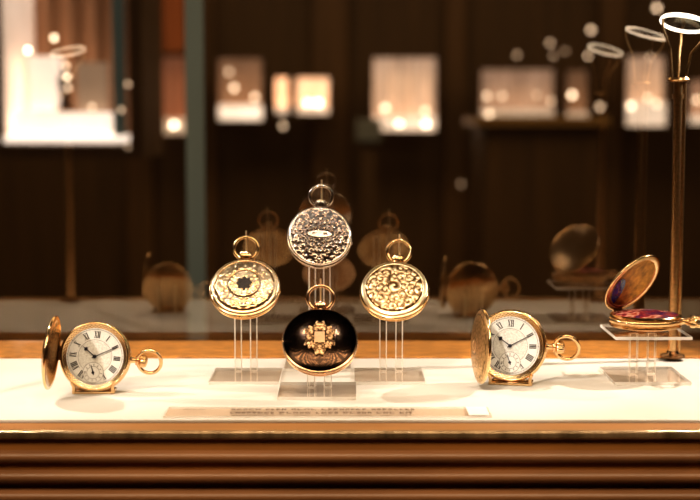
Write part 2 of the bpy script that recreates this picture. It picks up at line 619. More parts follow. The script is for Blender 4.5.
def numerals_mesh(rad, size, skip=()):
    bm = bmesh.new()
    words_ = {12: 'XII', 1: 'I', 2: 'II', 3: 'III', 4: 'IIII', 5: 'V', 6: 'VI', 7: 'VII', 8: 'VIII', 9: 'IX', 10: 'X', 11: 'XI'}
    def quad(M, pts):
        vs = [bm.verts.new(M @ Vector((p[0], p[1], 0))) for p in pts]
        try:
            bm.faces.new(vs)
        except Exception:
            pass
    for hr, wd in words_.items():
        if hr in skip:
            continue
        a = PI / 2 - hr * PI / 6
        M = Matrix.Translation((rad * math.cos(a), rad * math.sin(a), 0)) @ Matrix.Rotation(a - PI / 2, 4, 'Z')
        H = size
        adv = {'I': 0.24 * H, 'V': 0.52 * H, 'X': 0.52 * H}
        W = sum(adv[c] for c in wd)
        x = -W / 2
        th, tn = 0.15 * H, 0.05 * H
        for c in wd:
            w = adv[c]
            x0, x1 = x + 0.04 * H, x + w - 0.04 * H
            m = (x0 + x1) / 2
            if c == 'I':
                quad(M, [(m - th / 2, -H / 2), (m + th / 2, -H / 2), (m + th / 2, H / 2), (m - th / 2, H / 2)])
            elif c == 'V':
                quad(M, [(m - th / 2, -H / 2), (m + th / 2, -H / 2), (x0 + th, H / 2), (x0, H / 2)])
                quad(M, [(m - tn / 2, -H / 2), (m + tn / 2, -H / 2), (x1, H / 2), (x1 - tn, H / 2)])
            else:
                quad(M, [(x1 - th, -H / 2), (x1, -H / 2), (x0 + th, H / 2), (x0, H / 2)])
                quad(M, [(x0, -H / 2), (x0 + tn, -H / 2), (x1, H / 2), (x1 - tn, H / 2)])
            x += w
        for s in (-1, 1):
            yb = s * H / 2
            quad(M, [(-W / 2, yb - tn / 2), (W / 2, yb - tn / 2), (W / 2, yb + tn / 2), (-W / 2, yb + tn / 2)])
    return bm


def dial_assembly(root, cen, Rd, z, sub_up=True, hour=10.17, minute=10.2):
    M = T(cen[0], cen[1], z)
    bm = bmesh.new()
    lathe(bm, [(Rd, -0.0004), (Rd, 0), (Rd * 0.62, 0.00005), (Rd * 0.6, 0.0), (0, 0.0)], 120, M)
    dial = link('dial', bm, DIAL, root)
    bm = bmesh.new()
    lathe(bm, [(Rd * 0.56, 0.00012), (0, 0.00012)], 96, M)
    link('dial_centre', bm, DIAL_IN, dial)
    bm = bmesh.new()
    for rr in (0.575, 0.93):
        lathe(bm, [(Rd * rr, 0.00022), (Rd * (rr + 0.012), 0.00022)], 120, M)
    for k in range(60):
        a = k * PI / 30
        v = []
        w = 0.006 if k % 5 else 0.014
        for (r_, s_) in ((0.93, -w), (0.97, -w), (0.97, w), (0.93, w)):
            v.append(bm.verts.new(M @ Vector((Rd * (r_ * math.cos(a) - s_ * math.sin(a)), Rd * (r_ * math.sin(a) + s_ * math.cos(a)), 0.00022))))
        bm.faces.new(v)
    link('minute_track', bm, INK2, dial, smooth=False)
    bm = numerals_mesh(Rd * 0.76, Rd * 0.22, skip=(6,))
    bmesh.ops.transform(bm, matrix=T(cen[0], cen[1], z + 0.0003), verts=bm.verts)
    link('numerals', bm, INK, dial, smooth=False)
    # small seconds
    sc = (cen[0], cen[1] - Rd * 0.56, z)
    rs = Rd * 0.36
    bm = bmesh.new()
    lathe(bm, [(rs, 0.00035), (rs * 0.96, 0.00045), (rs * 0.9, 0.00032), (rs * 0.86, 0.0003), (0, 0.0003)], 64, T(*sc))
    sub = link('seconds_dial', bm, DIAL, dial)
    bm = bmesh.new()
    for rr in (0.96, 0.58):
        lathe(bm, [(rs * rr, 0.0005), (rs * (rr + 0.035), 0.0005)], 64, T(*sc))
    for k in range(12):
        a = k * PI / 6
        v = []
        for (r_, s_) in ((0.66, -0.03), (0.86, -0.03), (0.86, 0.03), (0.66, 0.03)):
            v.append(bm.verts.new(T(*sc) @ Vector((rs * (r_ * math.cos(a) - s_ * math.sin(a)), rs * (r_ * math.sin(a) + s_ * math.cos(a)), 0.0005))))
        bm.faces.new(v)
    link('seconds_track', bm, INK2, dial, smooth=False)

    def hand(name, c, ln, w, a, spade=False, tail=0.12, zz=0.001, mat=BLUESTEEL):
        bm = bmesh.new()
        out = [(-w * 0.5, -tail * ln), (w * 0.5, -tail * ln), (w * 0.45, ln * 0.62)]
        if spade:
            for k in range(9):
                t = k / 8
                out.append((w * (0.45 + 1.7 * math.sin(PI * t)), ln * (0.62 + 0.2 * t)))
            out += [(0, ln)]
            for k in range(8, -1, -1):
                t = k / 8
                out.append((-w * (0.45 + 1.7 * math.sin(PI * t)), ln * (0.62 + 0.2 * t)))
        else:
            out += [(w * 0.15, ln), (-w * 0.15, ln)]
        out.append((-w * 0.45, ln * 0.62))
        Mh = Matrix.Translation((c[0], c[1], z + zz)) @ Matrix.Rotation(-a, 4, 'Z')
        lo = [bm.verts.new(Mh @ Vector((p[0], p[1], 0))) for p in out]
        hi = [bm.verts.new(Mh @ Vector((p[0], p[1], 0.0003))) for p in out]
        bm.faces.new(hi)
        bm.faces.new(lo[::-1])
        for k in range(len(out)):
            k2 = (k + 1) % len(out)
            bm.faces.new((lo[k], lo[k2], hi[k2], hi[k]))
        lathe(bm, [(0, 0), (w * 1.5, 0), (w * 1.5, 0.0005), (0, 0.0005)], 20, Matrix.Translation((c[0], c[1], z + zz)))
        link(name, bm, mat, root, smooth=False)
    hand('hour_hand', cen, Rd * 0.56, Rd * 0.036, hour / 12 * 2 * PI, True, zz=0.0009)
    hand('minute_hand', cen, Rd * 0.86, Rd * 0.032, minute / 60 * 2 * PI, zz=0.0014)
    hand('second_hand', sc, rs * 0.8, rs * 0.09, R(-20), zz=0.0009, tail=0.3)
    bm = bmesh.new()
    lathe(bm, [(0, 0), (Rd * 0.065, 0), (Rd * 0.06, 0.0012), (0, 0.0015)], 24, T(cen[0], cen[1], z + 0.001))
    link('hand_hub', bm, BLUESTEEL, root)


def open_watch(name, label, loc, rot, Rw, lid_open, lid_rel, lid_medal, gold=GOLD):
    root = empty(name, loc, label, 'pocket watch', None, rot)
    cen = (0, Rw, 0)
    ht = 0.17 * Rw
    case_body(root, cen, Rw, ht, gold, flutes=80)
    back_cover(root, cen, Rw, ht, 0.1 * Rw, gold)
    # ornate bezel ring around the dial
    def pat_ring(x, y):
        r = np.hypot(x, y)
        th = np.arctan2(y, x)
        return np.clip(0.5 + 0.5 * np.sin(th * 52) * np.sin((r - 0.80) * 95), 0, 1)
    bm = bmesh.new()
    lay = bm.verts.layers.float.new('relief')
    nt_ = 360
    rr = np.linspace(0.80, 0.90, 8)
    rows = []
    for i, r in enumerate(rr):
        row = []
        for k in range(nt_):
            a = 2 * PI * k / nt_
            h = float(pat_ring(np.array(r * math.cos(a)), np.array(r * math.sin(a))))
            v = bm.verts.new((cen[0] + Rw * r * math.cos(a), cen[1] + Rw * r * math.sin(a), ht * 0.62 + 0.4 * ht * (r - 0.80) / 0.10 + 0.012 * Rw * h))
            v[lay] = h
            row.append(v)
        rows.append(row)
    for i in range(len(rows) - 1):
        for k in range(nt_):
            bm.faces.new((rows[i][k], rows[i + 1][k], rows[i + 1][(k + 1) % nt_], rows[i][(k + 1) % nt_]))
    link('chased_ring', bm, REL_GOLD, root, angle=80)
    bm = bmesh.new()
    lathe(bm, [(Rw * 0.89, ht * 0.98), (Rw * 0.91, ht * 1.2), (Rw * 0.95, ht * 1.22), (Rw * 0.97, ht * 0.9)], 360, T(*cen), flute=(90, 0.004))
    link('beaded_bezel', bm, gold, root, angle=80)
    dial_assembly(root, cen, Rw * 0.81, ht * 0.62)
    pendant_bow(root, cen, Rw, 0.0, gold, bow_r=0.33, tilt=R(26), nk=1.2)
    # hinge at nine o'clock
    hx, hz = -Rw * 0.985, ht * 0.95
    bm = bmesh.new()
    tube(bm, [(hx, Rw - 0.2 * Rw, hz), (hx, Rw + 0.2 * Rw, hz)], 0.032 * Rw, 12)
    link('hinge', bm, gold, root)
    # the lid: built closed over the dial, swung about the hinge line
    S = Matrix.Translation((hx, 0, hz)) @ Matrix.Rotation(-lid_open, 4, 'Y') @ Matrix.Translation((-hx, 0, -hz))
    MC = S @ T(*cen)
    bm = bmesh.new()
    Rl = Rw * 1.01
    prof = [(Rl * 0.92, hz + 0.012 * Rw), (Rl * 0.985, hz + 0.0), (Rl * 1.0, hz + 0.02 * Rw), (Rl * 1.0, hz + 0.055 * Rw), (Rl * 0.97, hz + 0.075 * Rw), (Rl * 0.95, hz + 0.08 * Rw)]
    lathe(bm, prof, 240, MC, flute=(90, 0.002))
    lid = link('lid', bm, gold, root, angle=60)
    relief_cover('lid_outside', Rl * 0.955, 0.15 * Rw, hz + 0.078 * Rw, pat_lid, 0.010 * Rw, lid_rel, lid, MC, nr=44, nt=140, power=2.4)
    bm = bmesh.new()
    prof = [(Rl * 0.93, hz + 0.014 * Rw)]
    for k in range(1, 12):
        t = k / 11
        r = Rl * 0.93 * (1 - t)
        prof.append((r, hz + 0.014 * Rw + 0.15 * Rw * (1 - (r / (Rl * 0.93)) ** 2.4)))
    lathe(bm, prof[::-1], 96, MC)
    link('lid_inside', bm, LIDIN, lid)
    if lid_medal:
        bm = bmesh.new()
        lathe(bm, [(0.2 * Rw, 0.0), (0.19 * Rw, 0.018 * Rw), (0.14 * Rw, 0.03 * Rw), (0.13 * Rw, 0.012 * Rw), (0, 0.02 * Rw)], 40,
              MC @ T(0, 0, hz + 0.078 * Rw + 0.14 * Rw))
        link('lid_medallion', bm, GOLD_B, lid)
    return root


def cradle(name, label, loc, rot, w, h_back, depth):
    """small gold bracket: foot bar, two front clips, two tall back prongs"""
    root = empty(name, loc, label, 'watch holder', None, rot)
    bm = bmesh.new()
    box(bm, (-w / 2, -depth * 0.45, 0.0002), (w / 2, -depth * 0.2, 0.0028), bevel=0.0005)
    box(bm, (-w / 2, depth * 0.2, 0.0002), (w / 2, depth * 0.45, 0.0028), bevel=0.0005)
    for s in (-1, 1):
        box(bm, (s * w / 2 - 0.0016, -depth * 0.45, 0.0002), (s * w / 2 + 0.0016, depth * 0.45, 0.003), bevel=0.0005)
    link('foot_bar', bm, GOLD, root)
    for s in (-1, 1):
        bm = bmesh.new()
        tube(bm, [(s * w / 2, -depth * 0.42, 0.001), (s * (w / 2), -depth * 0.43, 0.006), (s * (w / 2 + 0.0015), -depth * 0.48, 0.0095)], 0.0014, 10)
        link('front_clip', bm, GOLD, root)
        bm = bmesh.new()
        tube(bm, [(s * w * 0.3, depth * 0.42, 0.001), (s * w * 0.3, depth * 0.5, 0.012), (s * w * 0.3, depth * 0.55, h_back)], 0.0017, 10)
        link('back_prong', bm, PINM, root)
    return root


# ------------------------------------------------------------------ acrylic stands
def plate_mesh(bm, lo, hi):
    box(bm, lo, hi, mat=0, side_mat=1)


def rod_mesh(bm, cx, cy, w, d, z0, z1, c=0.0007):
    pts = [(-w / 2 + c, -d / 2), (w / 2 - c, -d / 2), (w / 2, -d / 2 + c), (w / 2, d / 2 - c), (w / 2 - c, d / 2), (-w / 2 + c, d / 2), (-w / 2, d / 2 - c), (-w / 2, -d / 2 + c)]
    lo = [bm.verts.new((cx + p[0], cy + p[1], z0)) for p in pts]
    hi = [bm.verts.new((cx + p[0], cy + p[1], z1)) for p in pts]
    bm.faces.new(hi).material_index = 1
    bm.faces.new(lo[::-1]).material_index = 1
    for k in range(8):
        f = bm.faces.new((lo[k], lo[(k + 1) % 8], hi[(k + 1) % 8], hi[k]))
        f.material_index = 1 if k % 2 == 1 else 0


def acrylic_stand(name, label, foot, w, d, rods, rod_w, rod_h, rod_y=0.0, hook=None, group='clear acrylic stands with two rods'):
    root = empty(name, foot, label, 'display stand', group)
    bm = bmesh.new()
    plate_mesh(bm, (-w / 2, -d / 2, 0.0002), (w / 2, d / 2, 0.0026))
    link('base_plate', bm, [CLEARP, EDGE], root, smooth=False)
    for rx in rods:
        bm = bmesh.new()
        rod_mesh(bm, rx, rod_y, rod_w, rod_w * 0.8, 0.0032, rod_h)
        link('rod', bm, [CLEAR, EDGE2], root, smooth=False)
    if hook:
        hx, hy0, hy1, hz0, hz1 = hook     # wire that holds the watch ring
        bm = bmesh.new()
        tube(bm, [(hx, hy0, hz0), (hx, hy1 + 0.001, hz0 + 0.45 * (hz1 - hz0)), (hx, hy1 + 0.0005, hz0 + 0.8 * (hz1 - hz0)), (hx, hy1, hz1)], 0.0007, 8)
        link('support_pin', bm, PINM, root)
    return root


# ================================================================== THE ROOM
def struct(name, bm, m, **k):
    return tag(link(name, bm, m, None, smooth=False), kind='structure')


bm = bmesh.new(); box(bm, (-4.2, -2.2, -0.1), (4.2, 6.2, 0.0)); struct('floor', bm, FLOORM)
bm = bmesh.new(); box(bm, (-4.2, -2.2, 2.9), (4.2, 6.2, 3.0)); struct('ceiling', bm, CEILM)
bm = bmesh.new(); box(bm, (-4.2, 5.6, 0.0), (4.2, 5.8, 2.9)); struct('wall_back', bm, DARKWOOD)
bm = bmesh.new(); box(bm, (-4.2, -2.2, 0.0), (-4.0, 5.6, 2.9)); struct('wall_left', bm, DARKWOOD)
bm = bmesh.new(); box(bm, (4.0, -2.2, 0.0), (4.2, 5.6, 2.9)); struct('wall_right', bm, DARKWOOD)
bm = bmesh.new(); box(bm, (-4.0, -2.2, 0.0), (4.0, -2.0, 2.9)); struct('wall_front', bm, DARKWOOD)
# upright wooden battens on the far wall
for i, (px, w, m) in enumerate([(140, 0.10, DARKWOOD2), (330, 0.14, DARKWOOD2), (455, 0.08, DARKWOOD2), (610, 0.10, DARKWOOD2), (205, 0.09, DARKWOOD2)]):
    p = at(px, 120, 5.56)
    bm = bmesh.new(); box(bm, (p.x - w / 2, 5.54, 0.0), (p.x + w / 2, 5.6, 2.9), bevel=0.006)
    tag(link('trim_%d' % (i + 1), bm, m, None, smooth=False), kind='structure')


# ------------------------------------------------------------------ lit showcases across the shop
def rect(px0, py0, px1, py1, D):
    a = at(px0, py1, D)
    b = at(px1, py0, D)
    return a.x, b.x, a.z, b.z


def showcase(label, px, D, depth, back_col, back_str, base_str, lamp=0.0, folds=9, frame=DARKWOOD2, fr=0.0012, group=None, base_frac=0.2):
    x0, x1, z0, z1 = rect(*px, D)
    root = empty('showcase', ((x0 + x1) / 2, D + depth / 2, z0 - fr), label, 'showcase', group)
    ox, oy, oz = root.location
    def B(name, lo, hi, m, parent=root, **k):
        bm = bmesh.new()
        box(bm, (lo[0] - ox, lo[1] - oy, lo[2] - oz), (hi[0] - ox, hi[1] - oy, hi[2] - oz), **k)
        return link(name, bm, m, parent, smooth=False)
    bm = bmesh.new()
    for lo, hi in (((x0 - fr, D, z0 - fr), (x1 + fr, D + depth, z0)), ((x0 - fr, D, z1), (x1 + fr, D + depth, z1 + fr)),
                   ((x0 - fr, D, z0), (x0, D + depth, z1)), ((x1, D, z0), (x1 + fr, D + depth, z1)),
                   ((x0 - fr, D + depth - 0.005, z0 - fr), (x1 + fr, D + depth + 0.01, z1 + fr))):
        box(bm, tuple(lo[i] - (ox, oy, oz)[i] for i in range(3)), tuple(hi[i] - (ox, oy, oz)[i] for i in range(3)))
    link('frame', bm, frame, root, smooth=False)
    # pleated curtain backdrop, self-glowing in place of lamp light
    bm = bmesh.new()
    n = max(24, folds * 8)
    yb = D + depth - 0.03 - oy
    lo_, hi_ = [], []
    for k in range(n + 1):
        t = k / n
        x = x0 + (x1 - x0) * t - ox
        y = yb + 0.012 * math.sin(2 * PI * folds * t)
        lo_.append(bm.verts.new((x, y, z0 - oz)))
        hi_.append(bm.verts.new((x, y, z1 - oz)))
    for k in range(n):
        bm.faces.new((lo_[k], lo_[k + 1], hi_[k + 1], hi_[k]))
    link('curtain', bm, mat_glow('curtain_glow', back_col, back_str, 0.45, 7 / max(0.2, x1 - x0), (2.2, 1, 0.35)), root)
    # display base, also glowing rather than lit by a lamp
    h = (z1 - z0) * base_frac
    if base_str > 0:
        B('display_base', (x0 + 0.002, D + 0.005, z0), (x1 - 0.002, D + depth * 0.6, z0 + h), mat_glow('base_glow', (1.0, 0.84, 0.70), base_str, 0.3, 14))
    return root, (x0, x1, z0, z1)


def small_sparkle(px, py, D, strength, label, dia=0.016, stem_dir=-1):  # glowing balls put in for blurred jewellery glints and tiny lamps
    """little round display bulb on a short stalk"""
    p = at(px, py, D)
    root = empty('display_sparkle', p, label, 'lamp', 'small sparkles glowing across the shop')
    bm = bmesh.new()
    bmesh.ops.create_icosphere(bm, subdivisions=3, radius=dia / 2)
    m = SPARKLE_M.get(strength)
    if m is None:
        m = SPARKLE_M[strength] = mat_glow('sparkle_glow', (1.0, 0.76, 0.54), strength, 0.05, 50)
    link('sparkle', bm, m, root)
    bm = bmesh.new()
    lathe(bm, [(0, 0), (dia * 0.4, 0), (dia * 0.45, dia * 0.6), (dia * 0.2, dia * 0.8), (dia * 0.2, dia * 1.6), (0, dia * 1.6)], 20,
          dirM((0, dia * 0.35, 0), (0, 1, 0)))
    link('sparkle_stalk', bm, BLACKM, root)
    return root


SPARKLE_M = {}
WG = 'lit wall showcases across the shop'
DW = 5.3
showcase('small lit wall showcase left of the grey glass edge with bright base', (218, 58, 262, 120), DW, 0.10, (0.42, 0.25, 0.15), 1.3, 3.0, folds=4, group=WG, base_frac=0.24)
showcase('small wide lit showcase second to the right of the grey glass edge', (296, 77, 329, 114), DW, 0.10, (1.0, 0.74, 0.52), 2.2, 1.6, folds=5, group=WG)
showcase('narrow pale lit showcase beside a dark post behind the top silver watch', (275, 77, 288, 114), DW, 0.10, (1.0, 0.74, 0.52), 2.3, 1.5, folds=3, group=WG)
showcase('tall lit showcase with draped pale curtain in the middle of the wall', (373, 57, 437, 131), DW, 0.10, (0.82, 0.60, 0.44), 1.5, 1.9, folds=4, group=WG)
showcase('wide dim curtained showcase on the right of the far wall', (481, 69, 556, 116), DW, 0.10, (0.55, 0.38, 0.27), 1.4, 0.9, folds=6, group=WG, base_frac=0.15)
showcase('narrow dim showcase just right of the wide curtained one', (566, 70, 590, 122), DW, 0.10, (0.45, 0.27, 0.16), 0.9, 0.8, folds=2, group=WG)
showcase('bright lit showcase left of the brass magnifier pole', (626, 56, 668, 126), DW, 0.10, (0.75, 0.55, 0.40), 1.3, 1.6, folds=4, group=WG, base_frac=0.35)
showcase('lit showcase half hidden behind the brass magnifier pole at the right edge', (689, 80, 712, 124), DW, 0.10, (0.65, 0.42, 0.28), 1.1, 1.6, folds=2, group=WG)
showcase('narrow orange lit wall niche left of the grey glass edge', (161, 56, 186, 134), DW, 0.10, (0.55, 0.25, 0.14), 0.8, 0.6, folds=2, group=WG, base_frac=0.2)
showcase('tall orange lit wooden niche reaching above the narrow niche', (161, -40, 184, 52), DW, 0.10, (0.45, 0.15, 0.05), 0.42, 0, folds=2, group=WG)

# large bright showcase at the left, nearer; tray and blocks glow instead of lamps
D1 = 3.2
x0, x1, z0, z1 = rect(3, -60, 127, 145, D1)
root, _ = showcase('large bright showcase at the left with white plinth and box', (3, -60, 127, 145), D1, 0.34, (0.40, 0.23, 0.13), 0.26, 0, folds=5, frame=DARKWOOD, fr=0.03)


def sub_box(name, pxr, D, dd, m, parent, bevel=0.003):
    a0, a1, b0, b1 = rect(*pxr, D)
    l = parent.location
    bm = bmesh.new()
    box(bm, (a0 - l.x, D - l.y, b0 - l.z), (a1 - l.x, D + dd - l.y, b1 - l.z), bevel=bevel)
    return link(name, bm, m, parent, smooth=False)


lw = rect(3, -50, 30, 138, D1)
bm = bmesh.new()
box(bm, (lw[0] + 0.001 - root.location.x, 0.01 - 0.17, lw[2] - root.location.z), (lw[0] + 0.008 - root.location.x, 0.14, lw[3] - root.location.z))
link('side_wall_glow', bm, mat_glow('white_wall_glow', (1.0, 0.82, 0.68), 1.7, 0.35, 4), root, smooth=False)  # brightness of the left inner wall, put in as a glowing sheet
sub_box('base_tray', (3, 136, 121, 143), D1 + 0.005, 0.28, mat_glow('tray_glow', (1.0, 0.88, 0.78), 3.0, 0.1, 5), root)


TRAY_Z = at(65, 136, D1 + 0.005).z + 0.001


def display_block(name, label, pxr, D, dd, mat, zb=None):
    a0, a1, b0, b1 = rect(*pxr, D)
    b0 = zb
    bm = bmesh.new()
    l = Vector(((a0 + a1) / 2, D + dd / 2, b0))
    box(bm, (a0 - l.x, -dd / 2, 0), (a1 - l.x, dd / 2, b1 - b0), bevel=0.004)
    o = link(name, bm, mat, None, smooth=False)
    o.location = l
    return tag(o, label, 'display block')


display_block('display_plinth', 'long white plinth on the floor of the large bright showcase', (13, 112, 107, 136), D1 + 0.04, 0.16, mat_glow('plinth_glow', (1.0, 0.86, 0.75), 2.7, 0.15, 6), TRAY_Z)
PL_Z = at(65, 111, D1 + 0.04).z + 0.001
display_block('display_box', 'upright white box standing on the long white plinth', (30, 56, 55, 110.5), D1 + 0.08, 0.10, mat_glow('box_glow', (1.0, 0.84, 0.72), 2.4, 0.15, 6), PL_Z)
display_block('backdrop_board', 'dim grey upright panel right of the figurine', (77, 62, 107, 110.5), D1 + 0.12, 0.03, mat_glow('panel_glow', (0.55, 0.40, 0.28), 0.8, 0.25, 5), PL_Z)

# dark figurine between box and panel
p0 = at(66, 110.5, D1 + 0.1)
p0.z = PL_Z
hgt = at(66, 58, D1 + 0.1).z - p0.z
fig = empty('figurine', p0, 'small dark figurine with gold highlights on the white plinth', 'figurine')
bm = bmesh.new()
lathe(bm, [(0, 0), (0.020, 0), (0.020, 0.006), (0.013, 0.012), (0.012, hgt * 0.3), (0.017, hgt * 0.5), (0.016, hgt * 0.65), (0.006, hgt * 0.74), (0.0, hgt * 0.75)], 40)
link('body', bm, mat_plain('dark_bronze', (0.02, 0.012, 0.008), 0.3, 0.3, 30, metallic=0.6), fig)
bm = bmesh.new()
lathe(bm, [(0, 0), (0.009, 0.004), (0.011, 0.011), (0.007, 0.02), (0, 0.023)], 32, T(0, 0, hgt * 0.72))
link('head', bm, mat_plain('dark_bronze_head', (0.03, 0.015, 0.01), 0.3, 0.3, 30, metallic=0.6), fig)
for (a, b, s_, lb) in ((66, 66, 8, 'top bulb of the three beside the white box'), (67, 77, 16, 'middle bulb of the three beside the white box'), (68, 88, 8, 'lowest bulb of the three beside the white box'),
                   (54, 38, 18, 'warm bulb above the ring reflection at the left'), (28, 50.5, 30, 'small white bulb high in the large bright showcase'),
                   (128, 84, 3.5, 'gold bulb outside the right edge of the large showcase'), (121, 110, 4, 'bulb low beside the right end of the plinth'), (92, 107, 6, 'bulb just above the right part of the plinth'),
                   (128, 147, 1.6, 'dim gold bulb under the lower right corner of the large showcase')):
    small_sparkle(a, b, D1 - 0.02, s_, lb, dia=0.010)
for (a, b, s_, lb, dd) in (
        (174, 125, 26, 'bright bulb in the narrow orange niche', 0.02),
        (229, 72, 4, 'upper bulb of the showcase beside the grey glass edge', 0.02), (234, 88, 9, 'middle bulb of the showcase beside the grey glass edge', 0.02),
        (255, 97, 8, 'right bulb of the showcase beside the grey glass edge', 0.02),
        (308, 103, 22, 'left bright bulb of the pair behind the silver watch', 0.02), (318, 103, 28, 'right bright bulb of the pair behind the silver watch', 0.02),
        (283, 126, 7, 'bulb hanging below the narrow pale showcase', 0.016),
        (385, 108, 14, 'bulb at the left in the tall curtained showcase', 0.018), (399, 124, 22, 'low centre bulb in the tall curtained showcase', 0.018),
        (426, 124, 30, 'brightest low right bulb in the tall curtained showcase', 0.018), (425, 111, 10, 'upper right bulb in the tall curtained showcase', 0.018),
        (487, 96, 7, 'upper left bulb on the wide dim showcase', 0.018), (489, 114, 10, 'lower left bulb on the wide dim showcase', 0.018), (502, 96, 5, 'second upper bulb on the wide dim showcase', 0.018),
        (551, 101, 4, 'bulb at the right end of the wide dim showcase', 0.018), (572, 95, 17, 'bright bulb in front of the narrow dim showcase', 0.018),
        (600, 107, 6, 'bulb in the dark gap between showcases', 0.018), (631, 106, 16, 'bright left bulb of the showcase beside the pole', 0.018),
        (648, 98, 7, 'upper middle bulb of the showcase beside the pole', 0.018), (657, 104, 8, 'right bulb of the showcase beside the pole', 0.018),
        (697, 100, 9, 'bulb at the right edge of the photo', 0.018),
        (517, 55, 2.2, 'faint bulb high on the dark wall, leftmost of the row', 0.018), (550, 43, 3.2, 'faint bulb high on the dark wall above the wide showcase', 0.018),
        (553, 56, 4, 'small low bulb under the faint high one', 0.012), (591, 30, 7, 'orange bulb high above the left reflected ring', 0.018),
        (588, 56, 10, 'small bulb just under the left reflected ring', 0.012), (657, 8, 9, 'orange bulb at the top beside the magnifier', 0.018),
        (650, 57, 5, 'small orange bulb under the right reflected ring', 0.012), (565, 51, 1.5, 'dimmest bulb beside the small low one', 0.016),
        (537, 95, 3.0, 'dim bulb before the curtain of the wide showcase', 0.016), (461, 184, 1.6, 'dim low bulb on the dark wall below the showcases', 0.016)):
    small_sparkle(a, b, DW - 0.03, s_, lb, dia=dd)

bm = bmesh.new()
a0, a1, b0, b1 = rect(356, 119, 381, 141, 4.9)
l = Vector(((a0 + a1) / 2, 4.9, b0))
box(bm, (a0 - l.x, -0.03, 0), (a1 - l.x, 0.03, b1 - b0), bevel=0.006)
bm.free()
# a grey-green square column top with its post standing before the tall curtained showcase
root = empty('display_pedestal', Vector((l.x, 4.9, 0)), 'grey-green square pedestal standing before the tall curtained showcase', 'pedestal')
bm = bmesh.new(); box(bm, (a0 - l.x, -0.05, b0), (a1 - l.x, 0.05, b1), bevel=0.006)
link('head', bm, mat_glow('grey_green_head_glow', (0.075, 0.068, 0.045), 1.0, 0.2, 12), root, smooth=False)  # faint glow put into the head in place of light on it
bm = bmesh.new(); box(bm, (-0.025, -0.025, 0.0), (0.025, 0.025, b0), bevel=0.004)
link('post', bm, DARKWOOD, root, smooth=False)

# low counter in front of the wide dim showcase
root = empty('wooden_counter', Vector((0.7, 4.6, 0)), 'low brown wooden counter under the wide dim showcase', 'counter')
x0, x1, z0, z1 = rect(470, 117, 600, 160, 4.6)
bm = bmesh.new(); box(bm, (x0 - 0.7, -0.2, z1 - 0.03), (x1 - 0.7, 0.3, z1), bevel=0.004)
link('counter_top', bm, mat_plain('ochre_wood', (0.26, 0.15, 0.05), 0.5, 0.2, 10), root, smooth=False)
bm = bmesh.new(); box(bm, (x0 - 0.67, -0.17, 0.0), (x1 - 0.73, 0.27, z1 - 0.03))
link('cabinet_body', bm, DARKWOOD, root, smooth=False)

# glass edges seen between us and the far showcases
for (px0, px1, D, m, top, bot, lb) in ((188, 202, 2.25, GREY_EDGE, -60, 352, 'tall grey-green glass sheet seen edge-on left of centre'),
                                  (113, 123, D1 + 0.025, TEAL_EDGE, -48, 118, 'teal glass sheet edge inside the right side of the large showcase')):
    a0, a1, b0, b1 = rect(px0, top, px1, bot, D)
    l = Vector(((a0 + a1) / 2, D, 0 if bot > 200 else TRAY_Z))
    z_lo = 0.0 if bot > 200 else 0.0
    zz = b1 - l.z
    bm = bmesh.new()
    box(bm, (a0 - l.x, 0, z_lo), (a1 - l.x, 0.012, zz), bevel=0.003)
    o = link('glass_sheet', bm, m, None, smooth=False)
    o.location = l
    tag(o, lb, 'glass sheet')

# ================================================================== THE DISPLAY CASE
case = empty('display_case', (0, 1.15, 0), 'watch display case with cream floor, golden wood strip and ribbed brown front', 'display case')
CO = Vector((0, 1.15, 0))


def cbox(name, lo, hi, m, bevel=0.0, parent=case):
    bm = bmesh.new()
    box(bm, tuple(lo[i] - CO[i] for i in range(3)), tuple(hi[i] - CO[i] for i in range(3)), bevel=bevel)
    return link(name, bm, m, parent, smooth=False)


HW = 0.78
YF, YB = on_floor(350, 420).y, on_floor(350, 358.5).y
PY = 1.315
cbox('display_floor', (-HW, YF, ZS - 0.02), (HW, YB + 0.002, ZS), CREAM)
bm = bmesh.new()
# sloping golden strip at the back
zb = 0.0055
pts = [(YB, ZS - 0.02), (YB, ZS + 0.001), (YB + 0.003, ZS + 0.0022), (PY - 0.014, ZS + zb), (PY - 0.004, ZS + zb), (PY - 0.004, ZS - 0.02)]
a = [bm.verts.new((-HW, p[0] - CO.y, p[1])) for p in pts]
b = [bm.verts.new((HW, p[0] - CO.y, p[1])) for p in pts]
for k in range(len(pts)):
    k2 = (k + 1) % len(pts)
    bm.faces.new((a[k], a[k2], b[k2], b[k]))
bm.faces.new(a[::-1]); bm.faces.new(b)
link('back_strip', bm, STRIP, case, smooth=False)
# back pane
bm = bmesh.new()
v = [bm.verts.new(p) for p in ((-HW, PY - CO.y, ZS - 0.02), (HW, PY - CO.y, ZS - 0.02), (HW, PY - CO.y, ZS + 0.56), (-HW, PY - CO.y, ZS + 0.56))]
bm.faces.new(v)
link('back_pane', bm, PANE, case, smooth=False)
# front lip, rail and ribs
y_l = on_floor(350, 429.5, ZS).y
cbox('front_lip', (-HW, y_l, ZS - 0.03), (HW, YF - 0.0064, ZS - 0.0008), LIP, bevel=0.001)
cbox('shadow_gap_strip', (-HW, YF - 0.0062, ZS - 0.03), (HW, YF - 0.0004, ZS - 0.0014), mat_plain('shadow_gap_brown', (0.11, 0.045, 0.015), 0.5, 0.2, 40), bevel=0.0004)  # dark strip painted in for the shadow line between floor and lip

